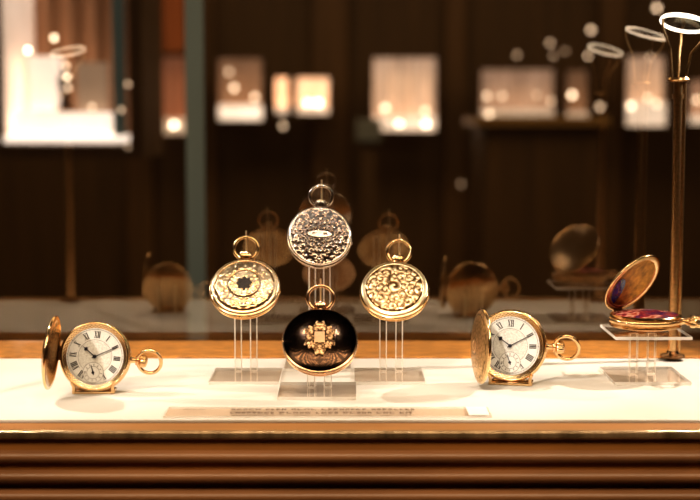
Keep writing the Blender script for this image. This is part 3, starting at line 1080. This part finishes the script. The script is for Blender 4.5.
yr = y_l - 0.0045
cbox('front_rail', (-HW, yr, ZS - 0.0062), (HW, y_l - 0.0003, ZS - 0.0002), RAIL, bevel=0.0)
_rail = [o for o in bpy.data.objects if o.name == 'front_rail'][0]
_bm = bmesh.new(); _bm.from_mesh(_rail.data)
bmesh.ops.bevel(_bm, geom=[e for e in _bm.edges if abs(e.verts[0].co.x - e.verts[1].co.x) > 0.5], offset=0.002, segments=6, affect='EDGES', profile=0.5)
_bm.to_mesh(_rail.data); _bm.free(); _rail.data.shade_smooth()
cbox('front_body', (-HW, y_l + 0.012, 0.05), (HW, PY + 0.02, ZS - 0.0205), DARKWOOD, bevel=0)
bm = bmesh.new()
prof = []
y_face = yr + 0.004
for k in range(14):
    zc = ZS - 0.0190 - k * 0.0142
    for j in range(9):
        t = j / 8
        aa = PI * (0.5 - t)
        prof.append((y_face - 0.0055 * math.cos(aa), zc + 0.0044 * math.sin(aa)))
    prof.append((y_face + 0.006, zc - 0.0055))
    prof.append((y_face + 0.006, zc - 0.0085))
a = [bm.verts.new((-HW, p[0] - CO.y, p[1])) for p in prof]
b = [bm.verts.new((HW, p[0] - CO.y, p[1])) for p in prof]
for k in range(len(prof) - 1):
    bm.faces.new((a[k], a[k + 1], b[k + 1], b[k]))
link('ribbed_front', bm, RIB, case, angle=50)
cbox('plinth', (-HW + 0.04, y_l + 0.03, 0.0), (HW - 0.04, PY, 0.05), BLACKM)
# unseen canopy put above to carry the added spots, with corner posts
cbox('canopy', (-HW, 0.72, ZS + 0.56), (HW, PY + 0.02, ZS + 0.62), BLACKM, bevel=0.003)
for sx in (-1, 1):
    for yy in (YF + 0.01, PY - 0.012):
        cbox('corner_post', (sx * (HW - 0.012) - 0.006, yy - 0.006, ZS), (sx * (HW - 0.012) + 0.006, yy + 0.006, ZS + 0.56), BRASS, bevel=0.001)

# printed card lying along the front
pa, pb, pc, pd = on_floor(163, 418.3), on_floor(492, 418.3), on_floor(486, 409), on_floor(170, 409)
pc0 = (pa + pb + pc + pd) / 4
card = empty('caption_card', (pc0.x, pc0.y, ZS), 'long grey translucent caption card with two lines of brown lettering along the front', 'caption card')
bm = bmesh.new()
xa, xb = pa.x - pc0.x, pb.x - pc0.x
ya, yb = pa.y - pc0.y, pd.y - pc0.y
box(bm, (xa, ya, 0.0002), (xb, yb, 0.0016), mat=0, side_mat=1)
link('card', bm, [PLAQ, EDGE], card, smooth=False)
bm = bmesh.new()
box(bm, (xb - 0.0165, ya + 0.0015, 0.0018), (xb - 0.0015, yb - 0.0015, 0.0021))
link('white_corner', bm, mat_plain('white_sticker', (0.9, 0.87, 0.8), 0.5, 0.05), card, smooth=False)
rnd = random.Random(4)
bm = bmesh.new()


def scribble(x_from, x_to, yc, h, thin=1.0):
    """row of tiny letter-like strokes in word groups"""
    x = x_from
    while x < x_to:
        n = rnd.randint(3, 9)
        for _ in range(n):
            w = h * rnd.uniform(0.45, 0.75)
            kind = rnd.randint(0, 4)
            st = h * 0.17 * thin
            def q(x0_, y0_, x1_, y1_):
                vs = [bm.verts.new((a_, b_, 0.0018)) for a_, b_ in ((x0_, y0_), (x1_, y0_), (x1_, y1_), (x0_, y1_))]
                bm.faces.new(vs)
            q(x, yc - h / 2, x + st, yc + h / 2)
            if kind in (0, 1):
                q(x + w - st, yc - h / 2, x + w, yc + h / 2)
            if kind in (0, 2, 3):
                q(x, yc + h / 2 - st * 1.6, x + w, yc + h / 2)
            if kind in (1, 3):
                q(x, yc - st, x + w * 0.8, yc + st)
            if kind in (2, 4):
                q(x, yc - h / 2, x + w, yc - h / 2 + st * 1.6)
            x += w + h * 0.2
            if x > x_to:
                break
        x += h * 0.5


sx = lambda px, py: on_floor(px, py).x - pc0.x
hgt_ = (yb - ya)
scribble(sx(183, 413), sx(205, 413), yb - hgt_ * 0.30, hgt_ * 0.10, 0.9)
scribble(sx(231, 413), sx(412, 413), yb - hgt_ * 0.30, hgt_ * 0.17, 1.25)
scribble(sx(231, 413), sx(407, 413), yb - hgt_ * 0.68, hgt_ * 0.17, 1.25)
link('lettering', bm, PLAQTXT, card, smooth=False)

# ================================================================== WATCHES
RX = lambda a: Matrix.Rotation(a, 3, 'X')
RZ = lambda a: Matrix.Rotation(a, 3, 'Z')


def place_closed(name, label, px, py, D, Rw, tilt, yaw, roll, **k):
    """centre of the watch at a pixel and depth; face tilted back by tilt"""
    rot = RZ(yaw) @ RX(R(90) - tilt) @ Matrix.Rotation(roll, 3, 'Z')
    cen = at(px, py, D)
    base = cen - rot @ Vector((0, Rw, 0))
    return closed_watch(name, label, base, rot, Rw, **k), cen, rot


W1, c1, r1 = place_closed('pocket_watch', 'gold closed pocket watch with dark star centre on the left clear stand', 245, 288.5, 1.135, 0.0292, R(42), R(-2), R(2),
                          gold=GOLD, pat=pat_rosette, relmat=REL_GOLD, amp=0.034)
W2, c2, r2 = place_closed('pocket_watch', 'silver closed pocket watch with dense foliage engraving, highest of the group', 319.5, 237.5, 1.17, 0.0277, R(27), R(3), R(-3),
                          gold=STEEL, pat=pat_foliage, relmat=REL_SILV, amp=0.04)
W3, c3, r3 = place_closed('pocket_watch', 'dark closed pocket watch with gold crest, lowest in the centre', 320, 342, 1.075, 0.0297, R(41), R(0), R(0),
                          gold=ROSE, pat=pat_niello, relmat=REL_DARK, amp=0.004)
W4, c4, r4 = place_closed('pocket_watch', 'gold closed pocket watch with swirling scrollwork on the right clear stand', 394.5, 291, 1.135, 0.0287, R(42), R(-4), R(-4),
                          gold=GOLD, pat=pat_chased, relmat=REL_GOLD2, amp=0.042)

# dark star on the rosette watch
bm = bmesh.new()
Rw = 0.0292
zt = 0.105 * Rw + 0.14 * Rw + 0.034 * Rw * 0.7
vs = []
cv = bm.verts.new((0, Rw, zt + 0.03 * Rw))
for k in range(64):
    a_ = 2 * PI * k / 64
    rr = Rw * (0.20 + 0.03 * math.cos(8 * a_))
    vs.append(bm.verts.new((rr * math.cos(a_), Rw + rr * math.sin(a_), zt + 0.004 * Rw)))
for k in range(64):
    bm.faces.new((cv, vs[k], vs[(k + 1) % 64]))
link('star_medallion', bm, DARKJ, W1)['label'] = 'dark star shaped centre'
# gold crest on the dark watch
Rw = 0.0297


def crest_outline(t):
    return 0.45 * (1 + 0.10 * np.cos(6 * t + PI) + 0.06 * np.cos(14 * t) + 0.05 * np.cos(22 * t + 0.5)) * (1 - 0.10 * np.cos(2 * t)) * (1 + 0.12 * np.exp(-((np.mod(t + PI / 2 + PI, 2 * PI) - PI) / 0.2) ** 2))


def pat_crest(x, y):
    r = np.hypot(x, y)
    h = 0.1 + 0.9 * scrolls(x, y, 8, 14, 0.16, 0.5, 44)
    sh = np.maximum(np.abs(x) / 0.15, np.abs(y + 0.0) / 0.18)
    h = np.where(sh < 1, 0.62, h)
    h = h - 0.6 * groove(sh, 1.08, 0.09)
    return np.clip(h, 0, 1)


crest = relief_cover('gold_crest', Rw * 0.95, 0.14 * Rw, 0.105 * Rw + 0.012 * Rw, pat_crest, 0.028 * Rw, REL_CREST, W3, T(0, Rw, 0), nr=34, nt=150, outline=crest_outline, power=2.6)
crest['label'] = 'gold relief crest'

# stands under the closed watches
def stand_for(label, cen, rot, Rw, foot_px, rods_px, foot_py, w, d, name='acrylic_stand', rod_top=None):
    p = on_floor(*foot_px)
    rods = []
    for rp in rods_px:
        q = on_floor(rp, foot_py)
        rods.append(q.x - p.x)
    q = on_floor(rods_px[0], foot_py)
    # a rod ends just below the back of the tilted case
    n = rot @ Vector((0, 0, 1))
    up = rot @ Vector((0, 1, 0))
    back = cen - n * (0.28 * Rw)
    ry = q.y
    t = (ry - back.y) / up.y if abs(up.y) > 1e-3 else 0
    ztop = (back + up * t).z - 0.007
    low = (cen - up * Rw).z
    ztop = min(max(ztop, low - 0.004), cen.z + 0.6 * Rw)
    if rod_top: ztop = ZS + rod_top
    bow_c = cen + up * Rw * 1.34 + n * Rw * 0.12
    dlw = up * math.cos(R(26)) + n * math.sin(R(26))
    top = cen + up * Rw * (0.94 + 0.03 + 0.19 * 0.2) + dlw * (2 * 0.325 * Rw) + Vector((0, 0.0022, 0))
    bow_c = top
    hk = (bow_c.x - p.x, top.y - p.y, top.y - p.y, cen.z - ZS, top.z + 0.005 - ZS)
    bk = (bow_c.x - p.x)
    return acrylic_stand(name, label, (p.x, p.y, ZS), w, d, rods, 0.0062, ztop - ZS, ry - p.y, hk)


stand_for('clear two-rod stand under the gold star-centred watch at the left', c1, r1, 0.0292, (246.5, 377.5), (238.5, 254), 374.5, 0.0575, 0.062)
stand_for('tall clear two-rod stand behind the dark watch carrying the silver watch', c2, r2, 0.0277, (318, 365.5), (312.5, 327), 363, 0.0575, 0.058)
stand_for('front centre clear stand under the dark watch', c3, r3, 0.0297, (317.5, 392.5), (311, 328), 391, 0.061, 0.060)
stand_for('clear two-rod stand under the gold scrollwork watch at the right', c4, r4, 0.0287, (389, 377.5), (383, 399), 374.5, 0.0575, 0.062)

# ------------------------------------------------------------------ open upright watches
Rl = 0.0280
fL = on_floor(94.5, 392.5)
rot = RX(R(90) - R(4)) 
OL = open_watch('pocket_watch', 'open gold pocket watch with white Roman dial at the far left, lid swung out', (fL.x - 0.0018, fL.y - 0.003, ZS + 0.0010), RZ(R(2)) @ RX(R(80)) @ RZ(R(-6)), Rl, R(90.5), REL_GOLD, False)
cradle('watch_cradle', 'small gold bracket holding the open watch at the far left', (fL.x, fL.y, ZS), RZ(R(2)), 0.030, 0.032, 0.016)
Rr = 0.0297
fR = on_floor(511, 384)
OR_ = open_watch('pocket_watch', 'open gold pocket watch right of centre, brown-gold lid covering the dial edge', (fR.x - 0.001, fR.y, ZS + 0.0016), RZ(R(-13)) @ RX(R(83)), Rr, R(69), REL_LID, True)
cradle('watch_cradle', 'small gold bracket holding the open watch right of centre', (fR.x, fR.y, ZS), RZ(R(-13)), 0.032, 0.034, 0.017)

# ------------------------------------------------------------------ table stand with the open enamel watch
pt = on_floor(648, 377.5)
pt.x -= 0.0032
tb = empty('acrylic_table', (pt.x, pt.y, ZS), 'clear acrylic table-like stand carrying the open enamel watch at the right', 'display stand')
bm = bmesh.new(); plate_mesh(bm, (-0.0310, -0.035, 0.0002), (0.0310, 0.035, 0.0028)); link('base_plate', bm, [CLEARP, EDGE], tb, smooth=False)
TH = 0.0372
bm = bmesh.new(); plate_mesh(bm, (-0.0310, -0.035, TH), (0.0310, 0.035, TH + 0.0026)); link('top_plate', bm, [CLEARP, EDGE], tb, smooth=False)
for rx in (-0.0095, 0.0055):
    bm = bmesh.new(); rod_mesh(bm, rx, 0.0, 0.0072, 0.006, 0.0034, TH)
    link('rod', bm, [CLEAR, EDGE2], tb, smooth=False)

Rw = 0.0297
ph = R(-50)          # direction the ring points, in plan
loc = Vector((pt.x - 0.0005, pt.y - 0.002, ZS + TH + 0.0029))
W5 = empty('pocket_watch', loc, 'open gold enamel-painted pocket watch lying flat on the acrylic table at the right', 'pocket watch', None, RZ(ph))
htf = 0.17 * Rw
cz = htf + 0.125 * Rw
cen = (0, 0, cz)
case_body(W5, cen, Rw, htf, GOLD, flutes=90)
bm = bmesh.new()
prof = [(Rw * 0.93, -htf)]
for k in range(1, 13):
    r_ = Rw * 0.93 * (1 - k / 12)
    prof.append((r_, -htf - 0.12 * Rw * (1 - (r_ / (Rw * 0.93)) ** 2.2)))
lathe(bm, prof, 96, T(*cen)); link('back_cover', bm, GOLD, W5)
# painted enamel plate inside
bm = bmesh.new()
prof = [(Rw * 0.90, htf * 1.0)]
for k in range(1, 13):
    r_ = Rw * 0.90 * (1 - k / 12)
    prof.append((r_, htf + 0.10 * Rw * (1 - (r_ / (Rw * 0.90)) ** 2)))
lathe(bm, prof, 96, T(*cen))
m, nt, bs = new_mat('painted_enamel')
nz = mapped_noise(nt, 95, (1, 1, 1), 2)
rp = ramp(nt, [(0.32, (0.01, 0.02, 0.13)), (0.40, (0.10, 0.01, 0.03)), (0.5, (0.30, 0.02, 0.03)), (0.56, (0.55, 0.30, 0.20)), (0.64, (0.30, 0.04, 0.02))])
nt.links.new(nz.outputs[0], rp.inputs[0]); nt.links.new(rp.outputs[0], bs.inputs['Base Color'])
bs.inputs['Roughness'].default_value = 0.2
o = link('enamel_plate', bm, m, W5)
o['label'] = 'enamel plate painted red, blue and cream'
pendant_bow(W5, cen, Rw, R(34), GOLD, bow_r=0.33, tilt=R(10))
# lid
hx, hz = -Rw * 0.985, cz + htf * 0.95
bm = bmesh.new(); tube(bm, [(hx, -0.2 * Rw, hz), (hx, 0.2 * Rw, hz)], 0.03 * Rw, 12); link('hinge', bm, GOLD, W5)
S = Matrix.Translation((hx, 0, hz)) @ Matrix.Rotation(-R(56), 4, 'Y') @ Matrix.Translation((-hx, 0, -hz))
MC = S @ T(0, 0, 0)
Rl2 = Rw * 0.985
bm = bmesh.new()
lathe(bm, [(Rl2 * 0.80, hz + 0.03 * Rw), (Rl2 * 0.83, hz + 0.0), (Rl2 * 0.985, hz + 0.0), (Rl2 * 1.0, hz + 0.02 * Rw), (Rl2 * 1.0, hz + 0.06 * Rw), (Rl2 * 0.96, hz + 0.085 * Rw)], 240, MC, flute=(90, 0.002))

lid = link('lid', bm, GOLD, W5, angle=60)
bm = bmesh.new()
prof = [(Rl2 * 0.81, hz + 0.02 * Rw)]
for k in range(1, 12):
    r_ = Rl2 * 0.81 * (1 - k / 11)
    prof.append((r_, hz + 0.02 * Rw + 0.05 * Rw * (1 - (r_ / (Rl2 * 0.81)) ** 2)))
lathe(bm, prof[::-1], 96, MC)
link('lid_inside', bm, AMBER, lid)['label'] = 'amber gold inside of the lid'
relief_cover('lid_outside', Rl2 * 0.96, 0.13 * Rw, hz + 0.084 * Rw, pat_lid, 0.008 * Rw, REL_GOLD, lid, MC, nr=40, nt=120, power=2.4)
# blue enamel spot on the inside, near the hinge
bm = bmesh.new()
vs = []
for k in range(40):
    a_ = 2 * PI * k / 40
    x_, y_ = -0.30 * Rw + 0.50 * Rw * math.cos(a_), -0.60 * Rw + 0.36 * Rw * math.sin(a_)
    rr_ = math.hypot(x_, y_)
    if rr_ > 0.78 * Rw:
        x_ *= 0.78 * Rw / rr_; y_ *= 0.78 * Rw / rr_
        rr_ = 0.78 * Rw
    z_ = hz + 0.02 * Rw + 0.05 * Rw * (1 - (rr_ / (Rl2 * 0.81)) ** 2) - 0.02 * Rw
    vs.append(bm.verts.new(MC @ Vector((x_, y_, z_))))
bm.faces.new(vs)
link('blue_enamel_spot', bm, ENAM_B, lid, smooth=False)['label'] = 'blue enamel spot inside the lid'


# ------------------------------------------------------------------ brass stands with magnifying lenses
def magnifier(label, foot, pole_h, lens_dir, lens_yaw):
    root = empty('magnifier_stand', (foot[0], foot[1], foot[2]), label, 'magnifier stand', 'brass stands with round magnifying lenses')
    bm = bmesh.new()
    lathe(bm, [(0, 0.0002), (0.0110, 0.0002), (0.0110, 0.0018), (0.0095, 0.0028), (0.006, 0.0036), (0.0048, 0.006), (0, 0.006)], 40)
    link('foot', bm, BRONZE, root)
    bm = bmesh.new()
    lathe(bm, [(0.0038, 0.004), (0.0038, pole_h - 0.018), (0.0050, pole_h - 0.018), (0.0050, pole_h - 0.014), (0.0038, pole_h - 0.014), (0.0038, pole_h)], 32)
    link('pole', bm, BRASS, root)
    bm = bmesh.new()
    tube(bm, [(0.0056, 0.001, 0.004), (0.0056, 0.001, pole_h - 0.004)], 0.0018, 10)
    link('side_rod', bm, BRASS, root)
    bm = bmesh.new()
    lathe(bm, [(0, pole_h - 0.003), (0.0085, pole_h - 0.003), (0.0095, pole_h - 0.0015), (0.0085, pole_h + 0.0005), (0, pole_h + 0.0005)], 36)
    link('collar', bm, BRASS, root)
    # prongs and ring
    LR = 0.0203
    lc = Vector((0.0035, 0.0, pole_h + 0.0475))
    q = Matrix.Rotation(lens_yaw, 3, 'Z') @ Matrix.Rotation(lens_dir[1], 3, 'Y') @ Matrix.Rotation(lens_dir[0], 3, 'X')
    for (a_) in (R(190), R(-15), R(80)):
        e = lc + q @ Vector((LR * math.cos(a_), LR * math.sin(a_), -0.001))
        s_ = Vector((0.006 * math.cos(a_), 0.006 * math.sin(a_), pole_h))
        m1_ = s_.lerp(e, 0.5) + Vector((-0.25 * (e.x - s_.x), -0.25 * (e.y - s_.y), 0))
        m2_ = s_.lerp(e, 0.85) + Vector((0.08 * (e.x - s_.x), 0.08 * (e.y - s_.y), -0.002))
        bm = bmesh.new()
        tube(bm, [s_, m1_, m2_, e], 0.0011, 8)
        link('prong', bm, BRASS, root)
    Ml = Matrix.Translation(lc) @ q.to_4x4()
    bm = bmesh.new()
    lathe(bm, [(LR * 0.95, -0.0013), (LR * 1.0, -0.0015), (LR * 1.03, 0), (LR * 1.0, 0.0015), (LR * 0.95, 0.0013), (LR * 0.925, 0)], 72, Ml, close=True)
    link('lens_rim', bm, RINGW, root)['label'] = 'white rim, its lamp glint put in as glow'
    bm = bmesh.new()
    prof = []
    for k in range(9):
        r_ = LR * 0.92 * (1 - k / 8)
        prof.append((r_, 0.0032 * (1 - (r_ / (LR * 0.92)) ** 2)))
    lathe(bm, prof, 64, Ml)
    lathe(bm, [(r_, -z_) for r_, z_ in prof[::-1]], 64, Ml)
    link('lens', bm, LENS, root)
    return root


DM = 1.236
pf = at(675, 352, DM)
top = at(680, 78, DM)
zf = ZS + 0.0026
magnifier('brass pole at the right edge holding a white-rimmed magnifying lens', (pf.x - 0.0022, DM, zf), top.z - zf, (R(-14), R(13)), 0)
# two more just outside the picture, seen reflected in the back pane
magnifier('brass magnifier stand beyond the right edge, its ring reflected in the back glass', (0.291, 1.0, ZS), at(0, 78, 1.262).z - ZS - 0.006, (R(-17), R(12)), 0)
magnifier('brass magnifier stand beyond the left edge, its ring reflected in the back glass', (-0.329, 1.0, ZS), at(0, 78, 1.262).z - ZS - 0.008, (R(-17), R(-8)), 0)


# ================================================================== LIGHTS
def spot(name, loc, target, power, size, col=(1.0, 0.80, 0.58), radius=0.012, blend=0.4):
    ld = bpy.data.lights.new(name, 'SPOT')
    ld.energy = power
    ld.spot_size = size
    ld.spot_blend = blend
    ld.shadow_soft_size = radius
    ld.color = col
    o = bpy.data.objects.new(name, ld)
    C.objects.link(o)
    o.location = loc
    o.rotation_euler = (Vector(target) - Vector(loc)).to_track_quat('-Z', 'Y').to_euler()
    return o


def area(name, loc, target, power, sx_, sy_, col=(1.0, 0.80, 0.58)):
    ld = bpy.data.lights.new(name, 'AREA')
    ld.shape = 'RECTANGLE'
    ld.size, ld.size_y = sx_, sy_
    ld.energy = power
    ld.color = col
    o = bpy.data.objects.new(name, ld)
    C.objects.link(o)
    o.location = loc
    o.rotation_euler = (Vector(target) - Vector(loc)).to_track_quat('-Z', 'Y').to_euler()
    return o


K = 1.0
WARM = (1.0, 0.88, 0.755)
# side spots whose beams throw the lids' shadows on the cream floor
spot('case_spot', (-0.60, 1.23, ZS + 0.50), (-0.20, 1.07, ZS), 12.0, R(60), WARM, 0.005)
spot('case_spot', (0.535, 1.28, ZS + 0.41), (0.08, 1.12, ZS), 12.0, R(50), WARM, 0.005)
# row of small unseen spots, added under the canopy to make the metal sparkle
for xx in (-0.42, -0.14, 0.07, 0.38):
    spot('case_spot', (xx, 0.98, ZS + 0.54), (xx * 0.75, 1.16, ZS + 0.03), 1.6, R(56), WARM, 0.007, 0.8)
# two unseen spots added to brighten the dials, angled for the lid shadows
spot('dial_fill_spot', (-0.72, 0.30, ZS + 0.62), (-0.215, 1.11, ZS + 0.025), 24.0, R(13), WARM, 0.012, 0.7)
spot('dial_fill_spot', (-0.22, 0.26, ZS + 0.62), (0.13, 1.12, ZS + 0.025), 24.0, R(13), WARM, 0.012, 0.7)
# soft ceiling light of the shop
area('shop_ceiling_light', (0.0, 3.6, 2.85), (0, 3.6, 0), 95, 4.0, 1.6, (1.0, 0.76, 0.44))
area('shop_ceiling_light', (0.0, -0.2, 2.85), (0, 0.6, 1.0), 65, 3.0, 1.0, (1.0, 0.74, 0.47))

w = bpy.data.worlds.new('world')
SC.world = w
w.use_nodes = True
w.node_tree.nodes['Background'].inputs[0].default_value = (0.02, 0.011, 0.006, 1)
w.node_tree.nodes['Background'].inputs[1].default_value = 0.6
SC.cycles.use_denoising = True
SC.cycles.max_bounces = 10
SC.cycles.transparent_max_bounces = 24
SC.cycles.sample_clamp_indirect = 6.0
SC.cycles.caustics_reflective = False
SC.cycles.caustics_refractive = False
